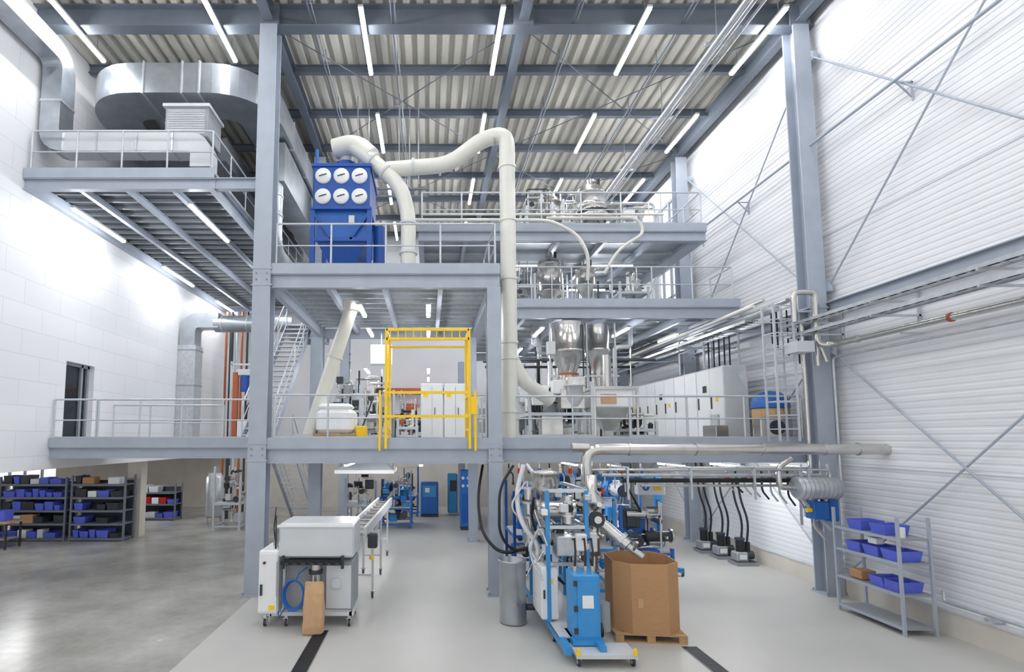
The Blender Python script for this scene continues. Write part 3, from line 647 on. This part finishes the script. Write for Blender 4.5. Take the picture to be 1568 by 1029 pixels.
def rack(x0,x1,y0,y1,h,levels,seed,mats=(BINB,BINB,BINB,DGREY)):
    r=random.Random(seed); b=B('storage_rack')
    for x in(x0,x1):
        for y in(y0,y1): b.bar((x,y,0),(x,y,h),.06,.06,STEELD)
    for i,z in enumerate(levels):
        b.box(x0,x1,y0,y1,z-.04,z,STEELD); b.bar((x0,y0,z-.03),(x1,y0,z-.03),.04,.07,STEELD)
        x=x0+.06
        while x<x1-.35:
            w=r.choice((.24,.34,.45)); w=min(w,x1-x-.05)
            if r.random()<.9:
                hh=r.uniform(.16,.3)
                if r.random()<.85: binbox(b,x,y0+.03,z+.003,w-.03,.5,hh,r.choice(mats))
                else: b.cbox(x,x+w-.04,y0+.05,y0+.4,z,z+hh,r.choice((CARD,LGREY,WHITE)),.01)
            x+=w
    b.box(x0,x1,y1-.01,y1,.1,h-.2,DGREY); b.build()
rack(-12.4,-10.55,18.4,19.0,2.25,(.1,.6,1.05,1.5,1.95),1)
rack(-14.9,-12.6,18.4,19.0,2.2,(.1,.6,1.05,1.5,1.95),2)
rack(-17.6,-15.2,18.4,19.0,2.2,(.1,.6,1.05,1.5,1.95),5)
rack(-12.6,-11.0,23.0,23.6,1.6,(.1,.7,1.2),3,(RED,LGREY,BINB))
b=B('workbench'); b.box(-15.2,-13.4,16.9,17.7,.82,.88,WOOD)
for x in(-15.1,-13.5):
    for y in(17.0,17.6): b.bar((x,y,0),(x,y,.82),.05,.05,DGREY)
b.box(-15.1,-13.5,17.0,17.6,.3,.33,MGREY)
for k in range(4): b.open_box(-15.1+k*.4,-14.78+k*.4,17.0,17.4,.885,1.12+.1*(k%2),BINB,.02)
b.build()
chaos('gas_cylinder_skid',-8.3,-7.3,20.5,21.5,0,2.5,15,[INOX,MGREY,DGREY,GALV],16)
b=B('brine_tank'); b.lathe((-8.9,22,0),[(.001,.3),(.3,.3),(.35,.4),(.35,1.9),(.25,2.1),(.001,2.12)],GALV,20)
for k in range(3): b.cyl((-8.9+.3*math.cos(k*2.1),22+.3*math.sin(k*2.1),0),(-8.9+.3*math.cos(k*2.1),22+.3*math.sin(k*2.1),.5),.03,MGREY,8)
b.build()

# ------------------------------------------------------------------ foreground: left machine
def castor(b,x,y,z=0,r=.07):
    b.cyl((x-.02,y,z+r),(x+.02,y,z+r),r,DGREY,16); b.cyl((x-.024,y,z+r),(x+.024,y,z+r),r*.55,LGREY,12); b.box(x-.035,x-.026,y-.03,y+.03,z+r,z+r*2.1,INOX); b.box(x+.026,x+.035,y-.03,y+.03,z+r,z+r*2.1,INOX); b.box(x-.05,x+.05,y-.05,y+.05,z+r*2.1,z+r*2.3,INOX)
b=B('mobile_pelletizer_cabinet')
b.cbox(-2.85,-1.42,10.15,11.1,1.28,1.93,LGREY,.035)
b.box(-2.86,-1.41,10.12,10.16,1.86,1.9,WHITE)
b.box(-2.78,-1.62,10.05,10.2,1.17,1.25,BLACK)
for k in range(7): b.box(-2.7+k*.16,-2.62+k*.16,10.0,10.06,1.19,1.22,DGREY)
for x in(-2.74,-1.62): b.cyl((x,10.08,1.1),(x,10.08,1.34),.03,DGREY,10)
b.cbox(-2.75,-1.45,10.3,11.1,.28,1.2,MGREY,.02)
b.box(-1.95,-1.48,10.24,10.32,.32,1.12,LGREY); b.cyl((-1.75,10.2,.8),(-1.75,10.26,.8),.1,LGREY,16)
b.cyl((-2.15,10.22,.85),(-2.15,10.22,1.2),.1,INOX,16); b.cyl((-2.15,10.22,.98),(-2.15,10.22,1.05),.13,DGREY,16)
b.cbox(-3.22,-2.84,10.15,10.95,.24,1.42,WHITE,.025); b.box(-3.2,-2.86,10.12,10.15,.3,1.36,WHITE); b.box(-3.17,-3.13,10.09,10.12,.6,.8,DGREY); b.box(-3.0,-2.9,10.1,10.12,.34,.42,YEL); b.cyl((-3.1,10.09,1.2),(-3.1,10.12,1.2),.025,DGREY,10)
b.bar((-2.84,10.12,.6),(-2.84,10.12,1.22),.05,.04,MGREY); b.bar((-2.72,10.12,.3),(-2.72,10.12,1.22),.05,.04,MGREY)
b.box(-3.0,-1.45,10.2,10.28,.2,.27,LGREY); b.box(-3.0,-1.45,11.0,11.08,.2,.27,LGREY); b.box(-1.5,-1.42,10.2,11.08,.2,.27,LGREY); b.box(-3.05,-2.97,10.2,11.08,.2,.27,LGREY)
for x in(-3.1,-2.7,-1.5):
    for y in(10.25,11.0): b.box(x-.03,x+.03,y-.03,y+.03,.15,.28,LGREY); castor(b,x,y)
for k in range(5):
    pts=[(-2.52+(.17+.01*k)*math.cos(a),10.1-.015*k,.62+(.25+.008*k)*math.sin(a)) for a in [i*2*math.pi/24 for i in range(25)]]
    b.tube(pts,.014,BLUE,6)
b.tube([(-2.5,10.1,.86),(-2.45,10.12,1.0),(-2.3,10.2,1.1)],.014,BLUE,6); b.tube([(-2.65,10.1,.45),(-2.8,10.1,.2),(-2.85,10.2,.3)],.012,BLUE,6)
b.cyl((-2.95,10.3,1.42),(-2.95,10.3,2.05),.016,DGREY,8); b.tube([(-3.0,10.5,1.42),(-3.0,10.5,1.8),(-2.86,10.5,1.8)],.05,INOX,10,.06)
b.tube([(-2.97,10.4,1.42),(-3.02,10.4,1.8),(-2.99,10.42,2.2)],.012,BLACK,6)
b.build()
b=B('kraft_paper_sack'); n=24; rows=[(.0,.15,.08),(.03,.185,.12),(.15,.19,.13),(.3,.185,.125),(.45,.19,.115),(.6,.18,.1),(.72,.175,.085),(.8,.17,.06),(.86,.17,.04),(.9,.165,.03),(.905,.16,.02)]; vs=[]
for z,a,c in rows:
    for i in range(n):
        t=2*math.pi*i/n; ca,sa=math.cos(t),math.sin(t)
        vs.append((-2.1+math.copysign(abs(ca)**.35,ca)*a+R.uniform(-.008,.008),9.85+z*.06+math.copysign(abs(sa)**.45,sa)*c+R.uniform(-.008,.008),z+.001+(R.uniform(-.01,.01) if z>.05 else 0)))
b.add(vs,[(k*n+i,k*n+(i+1)%n,(k+1)*n+(i+1)%n,(k+1)*n+i) for k in range(len(rows)-1) for i in range(n)]+[tuple(range(n-1,-1,-1)),tuple(range((len(rows)-1)*n,len(rows)*n))],KRAFT,False); b.build()
b=B('strand_cooling_conveyor')
b.bar((-1.75,11.3,1.55),(-1.55,16.5,1.6),.06,.22,LGREY); b.bar((-1.35,11.3,1.55),(-1.15,16.5,1.6),.06,.22,LGREY); b.bar((-1.55,11.3,1.5),(-1.35,16.5,1.55),.4,.03,INOX)
for i in range(9): y=11.6+i*.58; b.cyl((-1.72+.023*i,y,1.6),(-1.38+.023*i,y,1.6),.035,INOX,10)
for y in(12,14,16.2):
    for x in(-1.7,-1.25): b.bar((x,y,.12),(x,y,1.45),.05,.05,LGREY); castor(b,x,y)
    b.bar((-1.7,y,.5),(-1.25,y,.5),.04,.04,LGREY)
b.cbox(-1.3,-1.1,11.4,11.6,1.2,1.5,DGREY); b.cyl((-1.2,11.3,1.0),(-1.2,11.3,1.06),.05,YEL,10)
b.build()
# ------------------------------------------------------------------ foreground: right machine
b=B('waste_duct_bin'); b.lathe((1.64,10.45,0),[(.001,.01),(.26,.01),(.265,.04),(.26,.06),(.26,1.15),(.275,1.16),(.275,1.19),(.245,1.19),(.245,.1),(.001,.1)],GALVD,28)
b.cyl((1.9,10.4,.3),(2.05,10.4,.3),.06,DGREY,12); b.cyl((1.7,10.17,.4),(1.7,10.2,.4),.015,RED,8); b.build()
b=B('twin_screw_extruder')
b.box(2.3,3.25,8.4,8.9,.14,.2,LGREY); b.bar((2.2,8.5,.22),(2.2,12.3,.22),.1,.14,LBLUE); b.bar((2.75,8.5,.22),(2.75,12.3,.22),.1,.14,LBLUE); b.box(2.15,2.8,8.9,12.3,.27,.3,LGREY)
for x in(2.35,3.2): castor(b,x,8.5)
for x in(2.2,2.75):
    for y in(9.5,12.1): castor(b,x,y)
b.cyl((2.32,8.38,.2),(2.32,8.38,.3),.03,YEL,10); b.cyl((3.2,8.38,.2),(3.2,8.38,.3),.03,YEL,10)
b.cbox(2.37,2.8,8.75,9.25,.27,1.32,LBLUE,.02); b.box(2.33,2.84,8.72,9.28,.22,.3,LBLUE); b.box(2.42,2.75,8.735,8.75,.35,1.22,LBLUE); b.box(2.5,2.68,8.72,8.735,.8,1.0,WHITE)
for z in(.4,.75,1.15): b.box(2.36,2.42,8.71,8.75,z,z+.08,DGREY)
for x in(2.45,2.62,2.74): b.cyl((x,8.95,1.32),(x,8.95,1.42),.035,INOX,10); b.tube([(x,8.95,1.4),(x+.02,8.97,1.65),(x+.1,9.3,1.8),(x+.15,9.7,1.7)],.018,BLACK,6)
b.cbox(2.02,2.32,9.6,10.4,.32,1.25,WHITE,.02); b.box(2.03,2.31,9.58,9.6,.36,1.2,WHITE); b.box(2.05,2.08,9.56,9.58,.7,.85,DGREY); b.box(2.12,2.22,9.57,9.58,.95,1.05,YEL)
for x in(2.15,2.85):
    for y in(9.6,11.2): b.bar((x,y,.3),(x,y,2.6),.07,.07,LBLUE)
for z in(1.3,1.95,2.6):
    for y in(9.6,11.2): b.bar((2.15,y,z),(2.85,y,z),.06,.06,GALV)
    for x in(2.15,2.85): b.bar((x,9.6,z),(x,11.2,z),.06,.06,GALV)
for k in range(6): b.cbox(2.3,2.7,9.5+k*.3,9.77+k*.3,1.45,1.8,INOX if k%2 else GALV,.02)
b.cbox(2.15,2.85,11.3,12.2,1.2,2.1,LBLUE,.04); b.cyl((2.5,12.2,1.7),(2.5,13.0,1.7),.32,BLUE,20)
b.cyl((2.1,10.0,2.2),(2.75,10.0,2.2),.17,INOX,20); b.cyl((2.02,10,2.2),(2.1,10,2.2),.2,INOX,20); b.cyl((2.0,10.0,2.2),(2.02,10,2.2),.08,DGREY,12)
b.lathe((2.3,10.3,2.35),[(.001,0),(.1,0),(.25,.3),(.25,.5),(.27,.5),(.27,.55),(.001,.6)],INOX,20)
b.lathe((3.12,10.1,1.35),[(.001,0),(.12,0),(.12,.3),(.2,.32),(.2,.38),(.13,.4),(.13,.6),(.24,.62),(.24,.7),(.17,.72),(.17,.95),(.22,.97),(.22,1.03),(.1,1.2),(.1,1.5),(.001,1.5)],INOX,22)
b.cyl((3.12,9.8,2.05),(3.12,9.92,2.05),.14,DGREY,18); b.cyl((3.12,9.76,2.05),(3.12,9.82,2.05),.07,INOX,14)
b.cyl((3.1,9.85,2.25),(3.1,9.6,2.35),.05,INOX,10)
b.cyl((3.25,9.95,1.95),(3.62,9.7,1.6),.11,INOX,16); b.cyl((3.5,9.78,1.72),(3.55,9.75,1.67),.16,INOX,16); b.cyl((3.62,9.7,1.6),(3.85,9.6,1.42),.06,GALV,12); b.cyl((3.7,9.66,1.5),(3.72,9.5,1.7),.03,INOX,8)
b.tube([(3.12,10.1,1.35),(3.12,10.1,1.1),(3.05,10.1,.8),(3.05,10.1,.25)],.07,INOX,12,.15)
b.bar((2.85,10.1,1.6),(3.12,10.1,1.6),.08,.08,GALV); b.bar((2.85,10.1,2.3),(3.12,10.1,2.3),.06,.06,GALV)
b.cyl((2.98,9.2,.3),(2.98,9.2,.75),.12,MGREY,16); b.cyl((2.88,9.1,.33),(2.92,9.1,.33),.12,BLACK,16)
for k in range(4): b.cyl((2.0,10.5,1.5+.28*k),(2.0,10.5,1.7+.28*k),.1,INOX,14); b.flange((2.0,10.5,1.72+.28*k),(0,0,1),.14,GALV,.02)
b.cyl((2.55,9.7,2.0),(2.55,9.7,2.5),.09,INOX,14); b.flange((2.55,9.7,2.15),(0,0,1),.14,INOX,.02); b.flange((2.55,9.7,2.4),(0,0,1),.14,INOX,.02); b.cyl((2.55,9.55,2.28),(2.55,9.7,2.28),.07,BLACK,12)
b.cbox(2.9,3.05,9.6,9.75,1.5,1.85,LGREY,.02); b.cbox(2.62,2.82,9.45,9.58,1.55,1.85,WHITE,.02); b.cyl((3.3,10.0,2.5),(3.3,10.0,2.6),.03,RED,10)
for k in range(16):
    r_=R; x=1.95+r_.random()*1.0; y=9.5+r_.random()*1.4; z=1.3+r_.random()*1.2
    P=[(x,y,z),(x+r_.uniform(-.3,.3),y+r_.uniform(-.2,.2),z+.35),(x+r_.uniform(-.4,.4),y+r_.uniform(-.3,.3),z-.2),(x+r_.uniform(-.2,.3),y,z-.6)]
    b.tube(P,r_.choice((.014,.018,.026)),r_.choice((BLACK,INOX,GALV,LGREY,BLACK)),8,.25,6)
for k in range(14):
    x=2.0+R.random()*1.0; y=9.45+R.random()*.7; z=1.35+R.random()*1.25; s=R.uniform(.035,.08); b.cbox(x-s,x+s,y-s,y+s,z-s,z+s,R.choice((INOX,LGREY,WHITE,DGREY,GALV)),.01)
b.tube([(1.95,10.8,3.0),(1.75,10.6,2.4),(1.8,10.3,1.9),(2.1,10.1,1.5),(2.0,10.0,1.2)],.05,LGREY,10,.4,8)
b.tube([(2.05,11.0,3.0),(2.3,10.7,2.6),(2.2,10.3,1.9),(1.9,10.1,1.45),(2.05,10,1.25)],.045,GALV,10,.4,8)
b.tube([(1.85,11.5,2.95),(1.5,11.2,2.5),(1.45,10.9,1.6),(1.7,10.9,1.25),(2.1,10.9,1.3)],.03,BLACK,8,.4,8)
b.build()
b=B('wooden_pallet'); px,py=3.93,9.95
M=Matrix.Translation((px,py,0))@Matrix.Rotation(math.radians(-6),4,'Z')
def pb(x,y,z,sx,sy,sz,m=WOOD): b.rbox(M@Vector((x,y,z)),(sx,sy,sz),math.radians(-6),m)
for y in(-.52,0,.52):
    pb(0,y,.011,1.2,.1,.022)
    for x in(-.53,0,.53): pb(x,y,.065,.14,.1,.085)
for x in(-.53,0,.53): pb(x,0,.118,.14,1.14,.02)
for k in range(7): pb(0,-.52+k*.173,.139,1.2,.12,.02)
b.build()
b=B('cardboard_octabin'); a,c=.57,.26; h0,h1=.151,1.34
oc=[(-a+c,-a),(a-c,-a),(a,-a+c),(a,a-c),(a-c,a),(-a+c,a),(-a,a-c),(-a,-a+c)]
t=.965
vs=[M@Vector((x,y,h0)) for x,y in oc]+[M@Vector((x,y,h1)) for x,y in oc]+[M@Vector((x*t,y*t,h0+.02)) for x,y in oc]+[M@Vector((x*t,y*t,h1)) for x,y in oc]
fs=[tuple(range(7,-1,-1)),tuple(range(16,24))]
for i in range(8):
    j=(i+1)%8; fs+=[(i,j,8+j,8+i),(16+j,16+i,24+i,24+j),(8+i,8+j,24+j,24+i)]
b.add(vs,fs,CARD)
p=[M@Vector((x,-a-.004,z)) for x,z in((-.2,.6),(-.2,.75),(-.12,.75),(-.12,.6))]; b.add(p,[(0,1,2,3)],KRAFT)
b.build()
b=B('blue_portal_stand'); b.bar((6.15,14.2,.12),(6.15,14.2,2.6),.16,.16,LBLUE); b.bar((6.15,13.6,.15),(6.15,14.9,.15),.14,.12,LBLUE); b.bar((5.9,14.2,.15),(6.6,13.8,.15),.12,.1,LBLUE); b.bar((4.3,14.2,2.5),(6.2,14.2,2.5),.12,.14,LBLUE); b.bar((4.3,14.2,.12),(4.3,14.2,2.5),.14,.14,LBLUE); b.bar((4.3,13.7,.15),(4.3,14.8,.15),.14,.12,LBLUE)
for x,y in((6.15,13.65),(6.15,14.85),(6.55,13.8),(4.3,13.75),(4.3,14.75)): castor(b,x,y,0,.045)
b.cbox(5.35,6.05,13.5,13.75,2.1,2.48,WHITE,.02); b.cyl((5.55,13.48,2.3),(5.55,13.5,2.3),.09,BLUE,16); b.box(5.75,5.95,13.49,13.5,2.22,2.37,YEL); b.bar((5.7,13.7,2.45),(5.7,14.2,2.5),.05,.05,LBLUE)
b.build()
chaos('melt_filter_machine',3.3,4.2,12.0,13.4,0,2.6,21,[INOX,INOX,LBLUE,LGREY,DGREY],26,frame=LBLUE,pipes=16)
chaos('melt_filter_machine',4.6,5.8,12.7,13.4,0,2.0,22,[INOX,BLUE,LBLUE,BLUE,DGREY],26,frame=BLUE,pipes=14)
chaos('melt_filter_machine',4.6,5.9,14.8,16.6,0,2.6,23,[BLUE,LBLUE,BLUE,LGREY,INOX],26,frame=BLUE,pipes=12)
chaos('cooling_unit',2.2,3.1,13.6,15,0,2.6,24,[BLUE,BLUED,LBLUE,DGREY,INOX],22,frame=BLUED,pipes=10)
b=B('black_hose'); b.tube([(1.3,12.6,2.9),(1.1,12,2.2),(1.15,11.4,1.5),(1.5,11.0,1.15),(2.05,11,1.3)],.035,BLACK,8,.6,8); b.tube([(4.6,12.8,2.8),(4.9,12.6,2.1),(5.2,12.9,1.7),(5.0,13.1,1.4)],.03,BLACK,8,.4,8); b.build()
for x,y in((8.72,16.7),(8.8,15.9),(8.9,15.1)):
    b=B('vacuum_pump'); b.open_box(x-.32,x+.3,y-.26,y+.26,.0,.1,MGREY,.02); b.cbox(x-.27,x+.05,y-.17,y+.17,.1,.36,MGREY,.03); b.cyl((x+.05,y,.26),(x+.26,y,.26),.12,DGREY,16); b.cyl((x-.08,y,.36),(x-.08,y,.68),.11,BLACK,14); b.cyl((x-.08,y,.68),(x-.08,y,.74),.13,DGREY,14); b.box(x-.2,x,y-.18,y-.17,.17,.3,WHITE)
    for k in(-.05,.12): b.tube([(x+k,y,.6),(x+k+.08,y,1.2),(x-.1+k,y+.05,1.8),(x-.15+k,y+.1,2.8)],.03,BLACK,8,.4,6)
    b.cyl((x+.13,y,.34),(x+.13,y,.62),.07,BLACK,12); b.build()
b=B('control_console'); b.cbox(-.35,.45,24.0,24.5,.1,1.55,BLUE,.04); b.box(-.25,.35,23.97,24.0,.9,1.4,LBLUE); b.box(-.15,.05,23.95,23.97,1.1,1.3,WHITE); b.box(-.35,.45,24,24.5,0,.1,DGREY); b.build()
b=B('control_console'); b.cbox(1.25,1.9,20.6,21.2,.1,2.3,BLUE,.04)
for z in(1.7,2.0):
    for x in(1.35,1.55,1.75): b.cyl((x,20.57,z),(x,20.6,z),.06,LGREY,12)
b.box(1.3,1.85,20.58,20.6,.3,1.4,BLUED); b.box(1.25,1.9,20.6,21.2,0,.1,DGREY); b.build()
b=B('control_console'); b.cbox(.9,1.35,24.5,25.1,.1,1.9,LBLUE,.04); b.box(1.0,1.3,24.48,24.5,1.1,1.6,DGREY); b.build()
chaos('pump_skid',-1.9,-.7,21,22.4,0,1.9,25,[BLUE,LBLUE,INOX,DGREY],24,frame=BLUE,pipes=12)
chaos('pump_skid',-1.4,-.5,24.2,25.4,0,2.2,71,[BLUE,DGREY,INOX,DGREY],18,frame=BLUE,pipes=12)
chaos('pump_skid',-3.2,-2.2,20.5,22,0,2.3,26,[DGREY,INOX,LGREY,BLACK],16,frame=STEEL)
chaos('process_skid',4.5,7,19,21.5,0,2.4,27,[BLUE,INOX,LGREY,DGREY],20,frame=BLUE)
b=B('exhaust_hood'); frus(b,(-2.9,-1.1,16.4,18,2.55),(-2.4,-1.5,16.8,17.6,2.9),LGREY); b.box(-2.92,-1.08,16.38,18.02,2.45,2.56,WHITE)
for x in(-2.85,-1.15): b.cyl((x,17.2,2.5),(x,17.2,2.95),.015,MGREY,6)
b.build()
b=B('hanging_conduits')
for x,y in((-2.2,15.5),(-1.9,15.9),(-.9,15.4),(-.6,16),(-.3,15.2)): b.cyl((x,y,11.2),(x,y,14.2),.018,MGREY,6)
b.bar((-2.4,15.5,11.2),(0,15.5,11.2),.06,.06,STEELD); b.bar((-2.4,16,11.2),(0,16,11.2),.06,.06,STEELD); b.build()

# ------------------------------------------------------------------ world + camera
w=bpy.data.worlds.new('sky'); sc.world=w; w.use_nodes=True
bg=w.node_tree.nodes['Background']; bg.inputs['Color'].default_value=(.96,.98,1,1); bg.inputs['Strength'].default_value=1.05
cam=bpy.data.cameras.new('camera'); co=bpy.data.objects.new('camera',cam); sc.collection.objects.link(co); sc.camera=co
co.location=(0,0,3.55); co.rotation_euler=(math.radians(90+4.815),0,0)
cu,cv,k=ZOOM
cam.sensor_width=36; cam.lens=800/1568*36*k; cam.shift_x=k*(cu-656)/1568; cam.shift_y=k*(603-cv)/1568; cam.clip_end=200
